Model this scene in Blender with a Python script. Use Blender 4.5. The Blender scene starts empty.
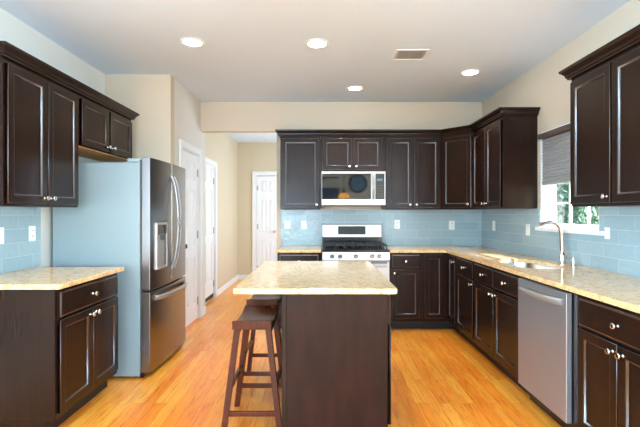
import bpy, bmesh, math, random
from mathutils import Vector, Matrix
random.seed(7)
PI = math.pi
C = bpy.context.scene.collection
scn = bpy.context.scene

# ------------------------------------------------------------------ camera, world, sun, exposure
H = 1.33                      # eye height
CEIL = 2.743
cam_d = bpy.data.cameras.new('camera'); cam = bpy.data.objects.new('camera', cam_d); C.objects.link(cam)
cam.location = (0, 0, H); cam.rotation_euler = (PI/2, 0, 0)
cam_d.sensor_width = 36.0; cam_d.lens = 425.0/640*36; cam_d.clip_start = .05
cam_d.shift_x = -.0008; cam_d.shift_y = -.0008
scn.camera = cam

def s2l(c):
    return tuple(((v/255)/12.92 if v/255 <= .04045 else ((v/255+.055)/1.055)**2.4) for v in c)

w = bpy.data.worlds.new('sky'); scn.world = w; w.use_nodes = True
nt = w.node_tree; bg = nt.nodes['Background']
sky = nt.nodes.new('ShaderNodeTexSky'); sky.sky_type = 'NISHITA'; sky.sun_disc = False
sky.sun_elevation = math.radians(45); sky.sun_rotation = math.radians(130)
nt.links.new(sky.outputs[0], bg.inputs[0]); bg.inputs[1].default_value = .28

sun_d = bpy.data.lights.new('sun', 'SUN'); sun = bpy.data.objects.new('sun', sun_d); C.objects.link(sun)
sun_d.energy = 8.0; sun_d.angle = math.radians(.6); sun_d.color = (1, .96, .9)
sun.rotation_euler = Vector((-.42, .40, -.50)).to_track_quat('-Z', 'Y').to_euler()

def area(name, loc, direction, sx, sy, power, col):
    d = bpy.data.lights.new(name, 'AREA'); o = bpy.data.objects.new(name, d); C.objects.link(o)
    d.shape = 'RECTANGLE'; d.size = sx; d.size_y = sy; d.energy = power; d.color = col
    o.location = loc; o.rotation_euler = Vector(direction).to_track_quat('-Z', 'Z').to_euler()
    return o
DAY = (.47, .75, 1.0)
# daylight entering by the living-room windows behind the camera, the side one assumed, plus an added left fill
area('daylight_rear_window_a', (-3.0, -3.5, 1.35), (.35, 1, .7), 1.3, 1.5, 60, DAY)
area('daylight_rear_window_b', (-.95, -3.5, 1.35), (.05, 1, .7), 1.3, 1.5, 50, DAY)
area('daylight_rear_window_c', (3.0, -3.5, 1.35), (-.35, 1, .7), 1.5, 1.5, 60, DAY)
area('assumed_side_daylight', (4.4, -1.6, 1.4), (-1, .4, .9), 1.9, 1.6, 300, DAY)  # window on this unseen side is assumed
area('added_fill_left', (-4.4, -1.6, 1.4), (1, .4, .9), 1.9, 1.6, 270, DAY)  # unseen fill, added to brighten the cabinet fronts that face sideways
area('assumed_hall_daylight', (.9, 7.2, 1.5), (-1, 0, -.1), .9, 1.2, 20, (.7, .85, 1))  # assumed cool daylight from the hall's unseen right; no window is built there
scn.view_settings.view_transform = 'Standard'; scn.view_settings.look = 'None'
scn.view_settings.gamma = 1; scn.view_settings.use_curve_mapping = False
scn.view_settings.exposure = 1.72

# ------------------------------------------------------------------ materials
def mat(name, col, rough=.5, metal=0, coat=0, spec=.5):
    m = bpy.data.materials.new(name); m.use_nodes = True
    b = m.node_tree.nodes['Principled BSDF']
    b.inputs['Base Color'].default_value = (*s2l(col), 1)
    b.inputs['Roughness'].default_value = rough; b.inputs['Metallic'].default_value = metal
    b.inputs['Coat Weight'].default_value = coat; b.inputs['Coat Roughness'].default_value = .15
    b.inputs['Specular IOR Level'].default_value = spec
    return m
def N(m, t, **kw):
    n = m.node_tree.nodes.new(t)
    for k, v in kw.items():
        if k in n.inputs: n.inputs[k].default_value = v
        else: setattr(n, k, v)
    return n
def L(m, a, b): m.node_tree.links.new(a, b)
def BS(m): return m.node_tree.nodes['Principled BSDF']
def coords(m, scale=(1, 1, 1), rot=(0, 0, 0)):
    tc = N(m, 'ShaderNodeTexCoord'); mp = N(m, 'ShaderNodeMapping')
    mp.inputs['Scale'].default_value = scale; mp.inputs['Rotation'].default_value = rot
    L(m, tc.outputs['Object'], mp.inputs[0]); return mp.outputs[0]
def ramp(m, fac, stops):
    r = N(m, 'ShaderNodeValToRGB'); e = r.color_ramp.elements
    while len(e) < len(stops): e.new(.5)
    for i, (p, c) in enumerate(stops):
        e[i].position = p; e[i].color = (*s2l(c), 1) if len(c) == 3 else c
    L(m, fac, r.inputs[0]); return r.outputs[0]
def mix(m, f, a, b, mode='MIX'):
    n = N(m, 'ShaderNodeMix', data_type='RGBA', blend_type=mode)
    for k, v in ((0, f), (6, a), (7, b)):
        if hasattr(v, 'links'): L(m, v, n.inputs[k])
        else: n.inputs[k].default_value = v
    return n.outputs[2]
def bump(m, h, strength=.2, dist=.01):
    b = N(m, 'ShaderNodeBump'); b.inputs['Strength'].default_value = strength; b.inputs['Distance'].default_value = dist
    L(m, h, b.inputs['Height']); L(m, b.outputs[0], BS(m).inputs['Normal'])

def paint(name, col, rough=.6):
    m = mat(name, col, rough, spec=.3)
    n = N(m, 'ShaderNodeTexNoise', Scale=160.0); L(m, coords(m), n.inputs[0]); bump(m, n.outputs[0], .05, .002)
    return m
def stained(name, dark, light, rough=.27, axis='z', coat=.0, spec=.23, fine=22):
    m = mat(name, dark, rough, coat=coat, spec=spec)
    sc = {'z': (fine, fine, 1.2), 'x': (1.2, fine, fine), 'y': (fine, 1.2, fine)}[axis]
    n = N(m, 'ShaderNodeTexNoise', Scale=3.0, Detail=6.0, Roughness=.65); L(m, coords(m, sc), n.inputs[0])
    n2 = N(m, 'ShaderNodeTexNoise', Scale=2.2, Detail=3.0); L(m, coords(m), n2.inputs[0])
    c1 = ramp(m, n.outputs[0], [(.3, dark), (.72, light)])
    c2 = ramp(m, n2.outputs[0], [(.3, (205, 205, 205)), (.7, (255, 255, 255))])
    L(m, mix(m, 1.0, c1, c2, 'MULTIPLY'), BS(m).inputs['Base Color'])
    bump(m, n.outputs[0], .02, .001)
    return m

M = {}
M['wall'] = paint('beige_wall_paint', (212, 196, 174))
M['hall'] = paint('tan_wall_paint', (212, 198, 170))
M['left'] = paint('daylight_tinted_wall_paint', (224, 220, 210))  # wall beige made lighter and cooler: daylight on these walls put into colour
M['ceiling'] = paint('blue_tinted_ceiling_paint', (220, 236, 252), .8)  # white tinted blue to offset the warm light bouncing off the floor
M['white'] = mat('white_semi_gloss_paint', (238, 239, 240), .35)
M['plastic'] = mat('white_plastic', (246, 244, 236), .35)
M['slot'] = mat('dark_slot', (60, 58, 54), .6)
M['wood'] = stained('espresso_stained_wood', (36, 20, 13), (46, 28, 19))
M['woodx'] = stained('espresso_stained_wood_crosswise', (36, 20, 13), (46, 28, 19), axis='x')
M['island'] = stained('dark_cherry_wood', (28, 12, 8), (50, 25, 17), .38, spec=.2, fine=5)
M['stool'] = stained('mahogany_wood', (74, 30, 16), (100, 46, 26), .26)
M['maple'] = stained('maple_plywood', (226, 158, 92), (244, 190, 122), .5, 'y', 0)
M['edge'] = mat('espresso_lacquer_edge', (50, 38, 32), .26, spec=.9); BS(M['edge']).inputs['IOR'].default_value = 1.62
M['toe'] = mat('black_toe_board', (26, 22, 22), .5)
M['chrome'] = mat('polished_nickel', (215, 212, 208), .14, 1)
M['black'] = mat('black_enamel', (18, 19, 22), .18)
M['iron'] = mat('cast_iron', (28, 28, 30), .45, .3)
M['blackglass'] = mat('black_glass', (8, 12, 15), .04, 0, 0, .5)
M['gasket'] = mat('dark_grey_gasket', (70, 72, 74), .5)
M['fridgeside'] = mat('grey_painted_steel', (146, 164, 168), .35, .15)
M['brass'] = mat('brushed_nickel_hinge', (170, 166, 158), .35, 1)
M['bronze'] = mat('dark_bronze', (52, 44, 38), .35, .8)

def steel(name, col=(176, 174, 172), rough=.28, axis='z'):
    m = mat(name, col, rough, 1)
    sc = {'z': (90, 90, 1), 'x': (1, 90, 90), 'y': (90, 1, 90)}[axis]
    n = N(m, 'ShaderNodeTexNoise', Scale=4.0, Detail=3.0); L(m, coords(m, sc), n.inputs[0])
    mr = N(m, 'ShaderNodeMapRange'); mr.inputs[3].default_value = rough-.02; mr.inputs[4].default_value = rough+.04
    L(m, n.outputs[0], mr.inputs[0]); L(m, mr.outputs[0], BS(m).inputs['Roughness']); return m
M['steel'] = steel('brushed_stainless_steel', (170, 170, 172), .38, axis='x'); BS(M['steel']).inputs['Metallic'].default_value = .75
M['steel_dark'] = steel('brushed_stainless_steel_upright', (146, 147, 150), .24)
M['steel_light'] = steel('pale_stainless_steel', (186, 184, 181), .34, 'x')
BS(M['steel_light']).inputs['Metallic'].default_value = .75
M['sinksteel'] = steel('sink_steel', (190, 200, 208), .2, 'x')

def granite(name, base, warm, gray):
    m = mat(name, base, .12, spec=.6)
    co = coords(m)
    a = N(m, 'ShaderNodeTexNoise', Scale=9.0, Detail=7.0, Roughness=.7, Distortion=1.4); L(m, co, a.inputs[0])
    b = N(m, 'ShaderNodeTexNoise', Scale=30.0, Detail=6.0, Roughness=.8); L(m, co, b.inputs[0])
    v = N(m, 'ShaderNodeTexVoronoi', Scale=90.0); L(m, co, v.inputs[0])
    d = N(m, 'ShaderNodeTexNoise', Scale=17.0, Detail=6.0, Roughness=.85, Distortion=.5); L(m, co, d.inputs[0])
    c = ramp(m, a.outputs[0], [(.38, base), (.47, warm), (.53, base), (.62, warm)])
    g = ramp(m, b.outputs[0], [(.38, gray), (.50, (255, 255, 255))])
    c = mix(m, .75, c, g, 'MULTIPLY')
    k = ramp(m, d.outputs[0], [(.32, (110, 92, 76)), (.41, (255, 255, 255))])
    c = mix(m, .7, c, k, 'MULTIPLY')
    s = ramp(m, v.outputs['Color'], [(.08, (130, 112, 92)), (.16, (255, 255, 255))])
    c = mix(m, .6, c, s, 'MULTIPLY')
    L(m, c, BS(m).inputs['Base Color'])
    return m
M['granite'] = granite('gold_granite', (246, 210, 158), (240, 188, 122), (196, 176, 150))
M['granite_island'] = granite('cream_granite', (236, 210, 170), (228, 192, 138), (190, 180, 162))

def tiles(name, wall):
    m = mat(name, (140, 172, 184), .12, spec=.35)
    tc = N(m, 'ShaderNodeTexCoord'); sp = N(m, 'ShaderNodeSeparateXYZ'); cb = N(m, 'ShaderNodeCombineXYZ')
    L(m, tc.outputs['Object'], sp.inputs[0]); L(m, sp.outputs[0 if wall == 'back' else 1], cb.inputs[0])
    ad = N(m, 'ShaderNodeMath', operation='ADD'); ad.inputs[1].default_value = -.914; L(m, sp.outputs[2], ad.inputs[0]); L(m, ad.outputs[0], cb.inputs[1])
    br = N(m, 'ShaderNodeTexBrick', offset=.5)
    for k, v in (('Scale', 1.0), ('Brick Width', .308), ('Row Height', .1), ('Mortar Size', .0022), ('Mortar Smooth', .3), ('Bias', 0.0)):
        br.inputs[k].default_value = v
    br.inputs['Color1'].default_value = (*s2l((154, 176, 182)), 1)
    br.inputs['Color2'].default_value = (*s2l((166, 186, 190)), 1)
    br.inputs['Mortar'].default_value = (*s2l((184, 202, 206)), 1)
    L(m, cb.outputs[0], br.inputs[0]); L(m, br.outputs[0], BS(m).inputs['Base Color'])
    nz = N(m, 'ShaderNodeTexNoise', Scale=24.0, Detail=1.0); L(m, cb.outputs[0], nz.inputs[0])
    mu = N(m, 'ShaderNodeMath', operation='MULTIPLY_ADD'); mu.inputs[1].default_value = -.5
    L(m, br.outputs['Fac'], mu.inputs[0]); L(m, nz.outputs[0], mu.inputs[2])
    bump(m, mu.outputs[0], .4, .008)
    return m
M['tile_back'] = tiles('blue_glass_tile_back', 'back'); M['tile_side'] = tiles('blue_glass_tile_side', 'side')

def floor_mat():
    m = mat('honey_oak_planks', (214, 142, 66), .3, coat=.15)
    tc = N(m, 'ShaderNodeTexCoord'); sp = N(m, 'ShaderNodeSeparateXYZ'); cb = N(m, 'ShaderNodeCombineXYZ')
    L(m, tc.outputs['Object'], sp.inputs[0]); L(m, sp.outputs[1], cb.inputs[0]); L(m, sp.outputs[0], cb.inputs[1])
    def brick(c1, c2, mortar):
        br = N(m, 'ShaderNodeTexBrick', offset=.37, offset_frequency=2)
        for k, v in (('Scale', 1.0), ('Brick Width', 1.13), ('Row Height', .083), ('Mortar Size', .0011), ('Mortar Smooth', .2), ('Bias', 0.0)):
            br.inputs[k].default_value = v
        br.inputs['Color1'].default_value = (*s2l(c1), 1); br.inputs['Color2'].default_value = (*s2l(c2), 1)
        br.inputs['Mortar'].default_value = (*s2l(mortar), 1); L(m, cb.outputs[0], br.inputs[0]); return br
    b1 = brick((246, 146, 42), (255, 186, 76), (176, 92, 30))
    mp = N(m, 'ShaderNodeMapping'); mp.inputs['Scale'].default_value = (1.6, 26, 1); L(m, cb.outputs[0], mp.inputs[0])
    # offset the grain plank by plank
    rnd = brick((0, 0, 0), (255, 255, 255), (0, 0, 0)); va = N(m, 'ShaderNodeVectorMath', operation='MULTIPLY_ADD')
    va.inputs[1].default_value = (9, 5, 3); L(m, rnd.outputs[0], va.inputs[0]); L(m, mp.outputs[0], va.inputs[2])
    g = N(m, 'ShaderNodeTexNoise', Scale=2.2, Detail=7.0, Roughness=.62, Distortion=1.2); L(m, va.outputs[0], g.inputs[0])
    gc = ramp(m, g.outputs[0], [(.30, (208, 150, 100)), (.43, (242, 220, 198)), (.56, (255, 250, 244)), (.75, (255, 255, 255))])
    n2 = N(m, 'ShaderNodeTexNoise', Scale=1.3, Detail=2.0); L(m, cb.outputs[0], n2.inputs[0])
    c2 = ramp(m, n2.outputs[0], [(.35, (240, 222, 204)), (.65, (255, 255, 255))])
    c = mix(m, .9, b1.outputs[0], gc, 'MULTIPLY'); c = mix(m, .7, c, c2, 'MULTIPLY')
    L(m, c, BS(m).inputs['Base Color']); bump(m, g.outputs[0], .04, .003)
    return m
M['floor'] = floor_mat()

def glass_mat():
    m = bpy.data.materials.new('window_glass'); m.use_nodes = True; t = m.node_tree; t.nodes.clear()
    o = t.nodes.new('ShaderNodeOutputMaterial'); mx = t.nodes.new('ShaderNodeMixShader')
    tr = t.nodes.new('ShaderNodeBsdfTransparent'); gl = t.nodes.new('ShaderNodeBsdfGlossy'); gl.inputs['Roughness'].default_value = .02
    mx.inputs[0].default_value = .06
    t.links.new(tr.outputs[0], mx.inputs[1]); t.links.new(gl.outputs[0], mx.inputs[2]); t.links.new(mx.outputs[0], o.inputs[0])
    return m
M['glass'] = glass_mat()
def shade_mat():
    m = mat('grey_pleated_fabric', (176, 176, 176), .8)
    b = BS(m); tr = N(m, 'ShaderNodeBsdfTranslucent'); tr.inputs[0].default_value = (*s2l((180, 182, 184)), 1)
    mx = N(m, 'ShaderNodeMixShader'); mx.inputs[0].default_value = .22
    out = m.node_tree.nodes['Material Output']
    L(m, b.outputs[0], mx.inputs[1]); L(m, tr.outputs[0], mx.inputs[2]); L(m, mx.outputs[0], out.inputs[0])
    return m
M['shade'] = shade_mat()
def emit(name, col, s):
    m = mat(name, col, .5); b = BS(m); b.inputs['Emission Color'].default_value = (*s2l(col), 1); b.inputs['Emission Strength'].default_value = s
    return m
M['lamp'] = emit('lit_lamp_lens', (255, 246, 230), 9)
M['amber'] = emit('amber_glass_shade', (255, 176, 70), 4)
def leaf_mat(name, c1, c2):
    m = mat(name, c1, .6); n = N(m, 'ShaderNodeTexNoise', Scale=5.0, Detail=3.0); L(m, coords(m), n.inputs[0])
    L(m, ramp(m, n.outputs[0], [(.35, c1), (.65, c2)]), BS(m).inputs['Base Color']); return m
M['leaf'] = leaf_mat('blue_green_leaves', (52, 92, 76), (120, 160, 140))
M['leaf2'] = leaf_mat('mid_green_leaves', (48, 84, 50), (128, 164, 110))
M['bark'] = mat('grey_bark', (92, 80, 70), .9)
M['lawn'] = leaf_mat('lawn_green', (84, 120, 60), (120, 150, 84))

# ------------------------------------------------------------------ mesh helpers
def box(bm, x0, x1, y0, y1, z0, z1):
    vs = [bm.verts.new(p) for p in ((x0,y0,z0),(x1,y0,z0),(x1,y1,z0),(x0,y1,z0),(x0,y0,z1),(x1,y0,z1),(x1,y1,z1),(x0,y1,z1))]
    for f in ((0,3,2,1),(4,5,6,7),(0,1,5,4),(1,2,6,5),(2,3,7,6),(3,0,4,7)): bm.faces.new([vs[i] for i in f])
    return vs
def lathe(bm, prof, mtx=None, seg=24):
    """prof: (r, z) from the bottom up, turned about local z"""
    rings = []
    for r, z in prof:
        rings.append([bm.verts.new((r*math.cos(2*PI*i/seg), r*math.sin(2*PI*i/seg), z)) for i in range(seg)])
    for a, b in zip(rings, rings[1:]):
        for i in range(seg): bm.faces.new((a[i], a[(i+1) % seg], b[(i+1) % seg], b[i]))
    bm.faces.new(rings[0][::-1]); bm.faces.new(rings[-1])
    vs = [v for r in rings for v in r]
    if mtx is not None: bmesh.ops.transform(bm, matrix=mtx, verts=vs)
    return vs
def cyl(bm, p, q, r, r2=None, seg=16):
    p, q = Vector(p), Vector(q); d = q-p
    lathe(bm, [(r, 0), (r if r2 is None else r2, d.length)], Matrix.Translation(p) @ d.to_track_quat('Z', 'Y').to_matrix().to_4x4(), seg)
def tube(bm, pts, rad, seg=12, flat=1.0, up=(0, 0, 1)):
    """sweep a ring along pts; rad number or list"""
    pts = [Vector(p) for p in pts]; n = len(pts); rings = []
    for i, p in enumerate(pts):
        t = (pts[min(i+1, n-1)]-pts[max(i-1, 0)]).normalized()
        u = Vector(up); u = (u-t*u.dot(t))
        if u.length < 1e-4: u = Vector((1, 0, 0))-t*t.x
        u.normalize(); v = t.cross(u); r = rad[i] if isinstance(rad, (list, tuple)) else rad
        rings.append([bm.verts.new(p+u*(r*flat*math.cos(2*PI*k/seg))+v*(r*math.sin(2*PI*k/seg))) for k in range(seg)])
    for a, b in zip(rings, rings[1:]):
        for k in range(seg): bm.faces.new((a[k], a[(k+1) % seg], b[(k+1) % seg], b[k]))
    bm.faces.new(rings[0][::-1]); bm.faces.new(rings[-1])
def skewbar(bm, p, q, a, b):
    """square bar from p to q (bottom/top centres), horizontal section a x b"""
    p, q = Vector(p), Vector(q); r = []
    for c in (p, q):
        r.append([bm.verts.new(c+Vector((sx*a/2, sy*b/2, 0))) for sx, sy in ((-1,-1),(1,-1),(1,1),(-1,1))])
    bm.faces.new(r[0][::-1]); bm.faces.new(r[1])
    for i in range(4): bm.faces.new((r[0][i], r[0][(i+1)%4], r[1][(i+1)%4], r[1][i]))
def prism(bm, poly, ax, a0, a1):
    """extrude a polygon of (u,v) along an axis: ax 'x': u=y v=z; 'y': u=x v=z; 'z': u=x v=y"""
    def P(u, v, a): return {'x': (a, u, v), 'y': (u, a, v), 'z': (u, v, a)}[ax]
    A = [bm.verts.new(P(u, v, a0)) for u, v in poly]; B = [bm.verts.new(P(u, v, a1)) for u, v in poly]
    bm.faces.new(A); bm.faces.new(B[::-1]); n = len(poly)
    for i in range(n): bm.faces.new((A[i], B[i], B[(i+1) % n], A[(i+1) % n]))
def sweep(bm, prof, path):
    """sweep (out, z) profile along a horizontal path of (point, outward-mitre vector); closed profile"""
    rings = [[bm.verts.new((p[0]+m[0]*o, p[1]+m[1]*o, z)) for o, z in prof] for p, m in path]
    n = len(prof)
    for a, b in zip(rings, rings[1:]):
        for k in range(n): bm.faces.new((a[k], a[(k+1) % n], b[(k+1) % n], b[k]))
    bm.faces.new(rings[0][::-1]); bm.faces.new(rings[-1])

def obj(name, bm, m, parent=None, bevel=0, smooth=False, mtx=None):
    if mtx is not None: bmesh.ops.transform(bm, matrix=mtx, verts=bm.verts)
    bmesh.ops.recalc_face_normals(bm, faces=bm.faces)
    me = bpy.data.meshes.new(name); bm.to_mesh(me); bm.free()
    o = bpy.data.objects.new(name, me); C.objects.link(o)
    me.materials.append(m if not isinstance(m, str) else M[m])
    if parent is not None: o.parent = parent
    if any(p.material_index for p in me.polygons): me.materials.append(M['edge'])
    if smooth:
        for p in me.polygons: p.use_smooth = True
        e = me.attributes.get('sharp_edge') or me.attributes.new('sharp_edge', 'BOOLEAN', 'EDGE')
        b2 = bmesh.new(); b2.from_mesh(me); b2.edges.ensure_lookup_table()
        for i, ed in enumerate(b2.edges):
            e.data[i].value = (len(ed.link_faces) != 2) or ed.calc_face_angle(0) > .7
        b2.free()
    if bevel:
        bv = o.modifiers.new('bevel', 'BEVEL'); bv.width = bevel; bv.segments = 2; bv.limit_method = 'ANGLE'; bv.angle_limit = .6
    return o
def B(*boxes):
    bm = bmesh.new()
    for b in boxes: box(bm, *b)
    return bm
def thing(name, label, cat, loc=(0, 0, 0), rz=0, group=None):
    o = bpy.data.objects.new(name, None); C.objects.link(o); o.location = loc; o.rotation_euler = (0, 0, rz)
    return tag(o, label, cat, group)
def tag(o, label, cat, group=None):
    o['label'] = label; o['category'] = cat
    if group: o['group'] = group
    return o
def struct(name, bm, m, bevel=0, label=None):
    o = obj(name, bm, m, None, bevel); o['kind'] = 'structure'
    if label: o['label'] = label
    return o

# ------------------------------------------------------------------ the setting
LX, RX, BY = -2.20, 2.06, 5.42        # left wall, right wall, back wall
PX, PY = -1.53, 4.34                  # pantry block: right face, front face
HX, HY = -1.66, 8.5                   # hall left wall, hall end
WY0, WY1, WZ0, WZ1 = 3.13, 3.985, 1.178, 2.08    # window opening
RY = -3.6                             # rear wall
T = .14

struct('floor', B((-4.6, 4.6, RY-.1, .1, -.08, 0), (LX-T, RX+T, .1, HY+.12, -.08, 0)), 'floor', label='honey-coloured oak plank floor running towards the back of the kitchen')
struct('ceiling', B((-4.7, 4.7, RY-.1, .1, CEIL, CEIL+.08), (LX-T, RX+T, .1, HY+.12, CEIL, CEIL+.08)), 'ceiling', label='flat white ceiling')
struct('wall_left', B((LX-T, LX, 0, PY, 0, CEIL)), 'left')
struct('wall_pantry_front', B((LX-T, PX, PY, PY+.11, 0, CEIL)), 'wall')
D1 = (4.66, 5.37); D2 = (5.86, 6.69); DZ = 2.06
struct('wall_pantry_side', B((PX-.11, PX, PY+.11, D1[0], 0, CEIL), (PX-.11, PX, D1[1], 5.64, 0, CEIL), (PX-.11, PX, D1[0], D1[1], DZ, CEIL)), 'left')
struct('wall_hall_left', B((HX-.11, HX, 5.64, D2[0], 0, CEIL), (HX-.11, HX, D2[1], HY, 0, CEIL), (HX-.11, HX, D2[0], D2[1], DZ, CEIL)), 'hall')
struct('wall_hall_end', B((HX-.11, -1.29, HY, HY+.12, 0, CEIL), (-.41, 1.1, HY, HY+.12, 0, CEIL), (-1.29, -.41, HY, HY+.12, 2.09, CEIL), (-1.29, -.41, HY+.08, HY+.12, 0, 2.09)), 'hall')
struct('wall_hall_right', B((1.0, 1.1, BY+.12, HY, 0, CEIL)), 'hall')
struct('wall_back', B((-.56, RX+T, BY, BY+.12, 0, CEIL), (PX, -.56, BY, BY+.12, 2.376, CEIL)), 'wall')
struct('wall_right', B((RX, RX+T, 0, WY0, 0, CEIL), (RX, RX+T, WY1, BY, 0, CEIL), (RX, RX+T, WY0, WY1, 0, WZ0), (RX, RX+T, WY0, WY1, WZ1, CEIL)), 'wall')
struct('wall_rear_return_left', B((-4.6, LX, 0, .1, 0, CEIL)), 'wall')
struct('wall_rear_return_right', B((RX, 4.6, 0, .1, 0, CEIL)), 'wall')
struct('wall_rear', B((-4.6, 4.6, RY-.1, RY, 0, .6), (-4.6, 4.6, RY-.1, RY, 2.1, CEIL), (-4.6, -3.65, RY-.1, RY, .6, 2.1),
       (-2.35, -1.6, RY-.1, RY, .6, 2.1), (-.3, 2.25, RY-.1, RY, .6, 2.1), (3.75, 4.6, RY-.1, RY, .6, 2.1)), 'wall')
struct('wall_living_left', B((-4.7, -4.6, RY-.1, .1, 0, .6), (-4.7, -4.6, RY-.1, .1, 2.2, CEIL), (-4.7, -4.6, RY-.1, -2.6, .6, 2.2), (-4.7, -4.6, -.6, .1, .6, 2.2)), 'wall')
struct('wall_living_right', B((4.6, 4.7, RY-.1, .1, 0, .6), (4.6, 4.7, RY-.1, .1, 2.2, CEIL), (4.6, 4.7, RY-.1, -2.6, .6, 2.2), (4.6, 4.7, -.6, .1, .6, 2.2)), 'wall')
for i, (x0, x1) in enumerate(((-3.65, -2.35), (-1.6, -.3), (2.25, 3.75))):
    xm = (x0+x1)/2
    struct('window_%d' % (i+2), B((x0, x0+.05, RY-.07, RY-.02, .6, 2.1), (x1-.05, x1, RY-.07, RY-.02, .6, 2.1), (xm-.02, xm+.02, RY-.07, RY-.02, .6, 2.1),
        (x0+.05, x1-.05, RY-.07, RY-.02, .6, .65), (x0+.05, x1-.05, RY-.07, RY-.02, 2.05, 2.1), (x0+.05, x1-.05, RY-.065, RY-.025, 1.33, 1.37)), 'white')

# six-panel doors -------------------------------------------------
def panel_door(bm, w, h, th=.035, cols=2, rows=((.22, .80), (.92, 1.60), (1.72, 1.94))):
    """local: x 0..w, front at y=0 facing -y, z 0..h"""
    box(bm, 0, w, .010, th, 0, h)
    st = .105 if cols == 2 and w > .5 else .075; mid = .09 if w > .5 else .05
    box(bm, 0, st, 0, .010, 0, h); box(bm, w-st, w, 0, .010, 0, h)
    fx = (w-2*st-mid)/2; cx = [(st, st+fx), (st+fx+mid, w-st)]
    box(bm, st+fx, st+fx+mid, 0, .010, 0, h)
    z = 0
    for (a, b) in list(rows)+[(h, h)]:
        for (x0, x1) in cx: box(bm, x0, x1, 0, .010, z, a)
        z = b
    for (a, b) in rows:
        for (x0, x1) in cx:     # raised field with sloped edges
            i = .012; j = .035
            lo = [bm.verts.new(p) for p in ((x0+i, .010, a+i), (x1-i, .010, a+i), (x1-i, .010, b-i), (x0+i, .010, b-i))]
            hi = [bm.verts.new(p) for p in ((x0+j, .002, a+j), (x1-j, .002, a+j), (x1-j, .002, b-j), (x0+j, .002, b-j))]
            bm.faces.new(hi)
            for k in range(4): bm.faces.new((lo[k], lo[(k+1) % 4], hi[(k+1) % 4], hi[k]))
def casing(n, w, h, loc, rz, label=None, wd=.07):
    bm = bmesh.new()
    for x0, x1 in ((-wd, 0), (w, w+wd)):
        box(bm, x0, x1, -.016, -.001, 0, h+wd); 
    box(bm, 0, w, -.016, -.001, h, h+wd)
    box(bm, -wd, -wd+.015, -.022, -.016, 0, h+wd); box(bm, w+wd-.015, w+wd, -.022, -.016, 0, h+wd); box(bm, -wd+.015, w+wd-.015, -.022, -.016, h+wd-.015, h+wd)
    # jamb lining
    box(bm, 0, .012, -.001, .10, 0, h); box(bm, w-.012, w, -.001, .10, 0, h); box(bm, .012, w-.012, -.001, .10, h-.012, h)
    o = struct('trim_%d' % n, bm, 'white', .002, label); o.location = loc; o.rotation_euler = (0, 0, rz); return o
def knob_bm(bm, x, y, z, d=-1):
    m = Matrix.Translation((x, y, z)) @ Matrix.Rotation(PI/2*(1 if d < 0 else -1), 4, 'X')
    lathe(bm, [(.026, 0), (.026, .006), (.010, .010), (.010, .03), (.024, .038), (.028, .05), (.022, .062), (.008, .066)], m, 20)
def room_door(n, w, h, loc, rz, knob_x, hinge_x, dark=False, rows=None, label=None):
    bm = bmesh.new(); panel_door(bm, w, h) if rows is None else panel_door(bm, w, h, rows=rows)
    if dark: bmesh.ops.translate(bm, verts=bm.verts, vec=(0, 0, .07))
    o = struct('door_%d' % n, bm, 'white', .0015, label); o.location = loc; o.rotation_euler = (0, 0, rz)
    if knob_x is not None:
        b = bmesh.new(); knob_bm(b, knob_x, 0, .95 if h > 1.99 else .93); obj('door_knob', b, 'bronze' if n < 3 else 'chrome', o, smooth=True)
    for z in (.22, 1.05, 1.82):
        b = B((hinge_x-.012, hinge_x+.012, -.004, .002, z-.045, z+.045)); cyl(b, (hinge_x+(.012 if hinge_x > w/2 else -.012), -.006, z-.05), (hinge_x+(.012 if hinge_x > w/2 else -.012), -.006, z+.05), .006, seg=10)
        obj('hinge', b, 'brass', o)
    if dark: obj('door_sweep', B((.004, w-.004, .004, .03, .006, .068)), 'toe', o)  # dark strip filling the space below the raised door
    return o
# door 1 and 2 face +X: rotation +90 deg => local x -> +Y, local y -> -X
room_door(1, D1[1]-D1[0]-.03, 2.035, (PX-.02, D1[0]+.015, .008), PI/2, .06, D1[1]-D1[0]-.045, label='white six-panel door nearest the fridge')
casing(1, D1[1]-D1[0], DZ, (PX, D1[0], 0), PI/2)
room_door(2, D2[1]-D2[0]-.03, 1.97, (HX-.02, D2[0]+.015, .008), PI/2, .06, D2[1]-D2[0]-.045, dark=True, label='white six-panel door further down the hall')
casing(2, D2[1]-D2[0], DZ, (HX, D2[0], 0), PI/2)
r3 = ((.22, .80), (.92, 1.62), (1.74, 1.98))
room_door(3, .42, 2.06, (-1.273, HY+.02, .008), 0, .35, .014, rows=r3, label='narrow white panelled door leaf at the end of the hall')
room_door(4, .42, 2.06, (-.847, HY+.02, .008), 0, .07, .406, rows=r3)
casing(3, .88, 2.09, (-1.29, HY, 0), 0)
def base_board(name, boxes): struct(name, B(*boxes), 'white', .004)
base_board('baseboard_hall_left', ((HX, HX+.014, D2[1]+.072, HY, 0, .095),))
base_board('baseboard_hall_end', ((HX+.014, -1.362, HY-.014, HY, 0, .095),))
base_board('baseboard_pantry_side', ((PX, PX+.014, D1[1]+.072, 5.64, 0, .095), (HX+.002, PX, 5.64, 5.654, 0, .095)))
base_board('baseboard_pantry_side_near', ((PX, PX+.014, PY-.014, D1[0]-.072, 0, .095),))
base_board('baseboard_back', ((-.574, -.56, BY-.014, BY+.134, 0, .095), (-.56, -.505, BY-.014, BY, 0, .095)))

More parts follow.
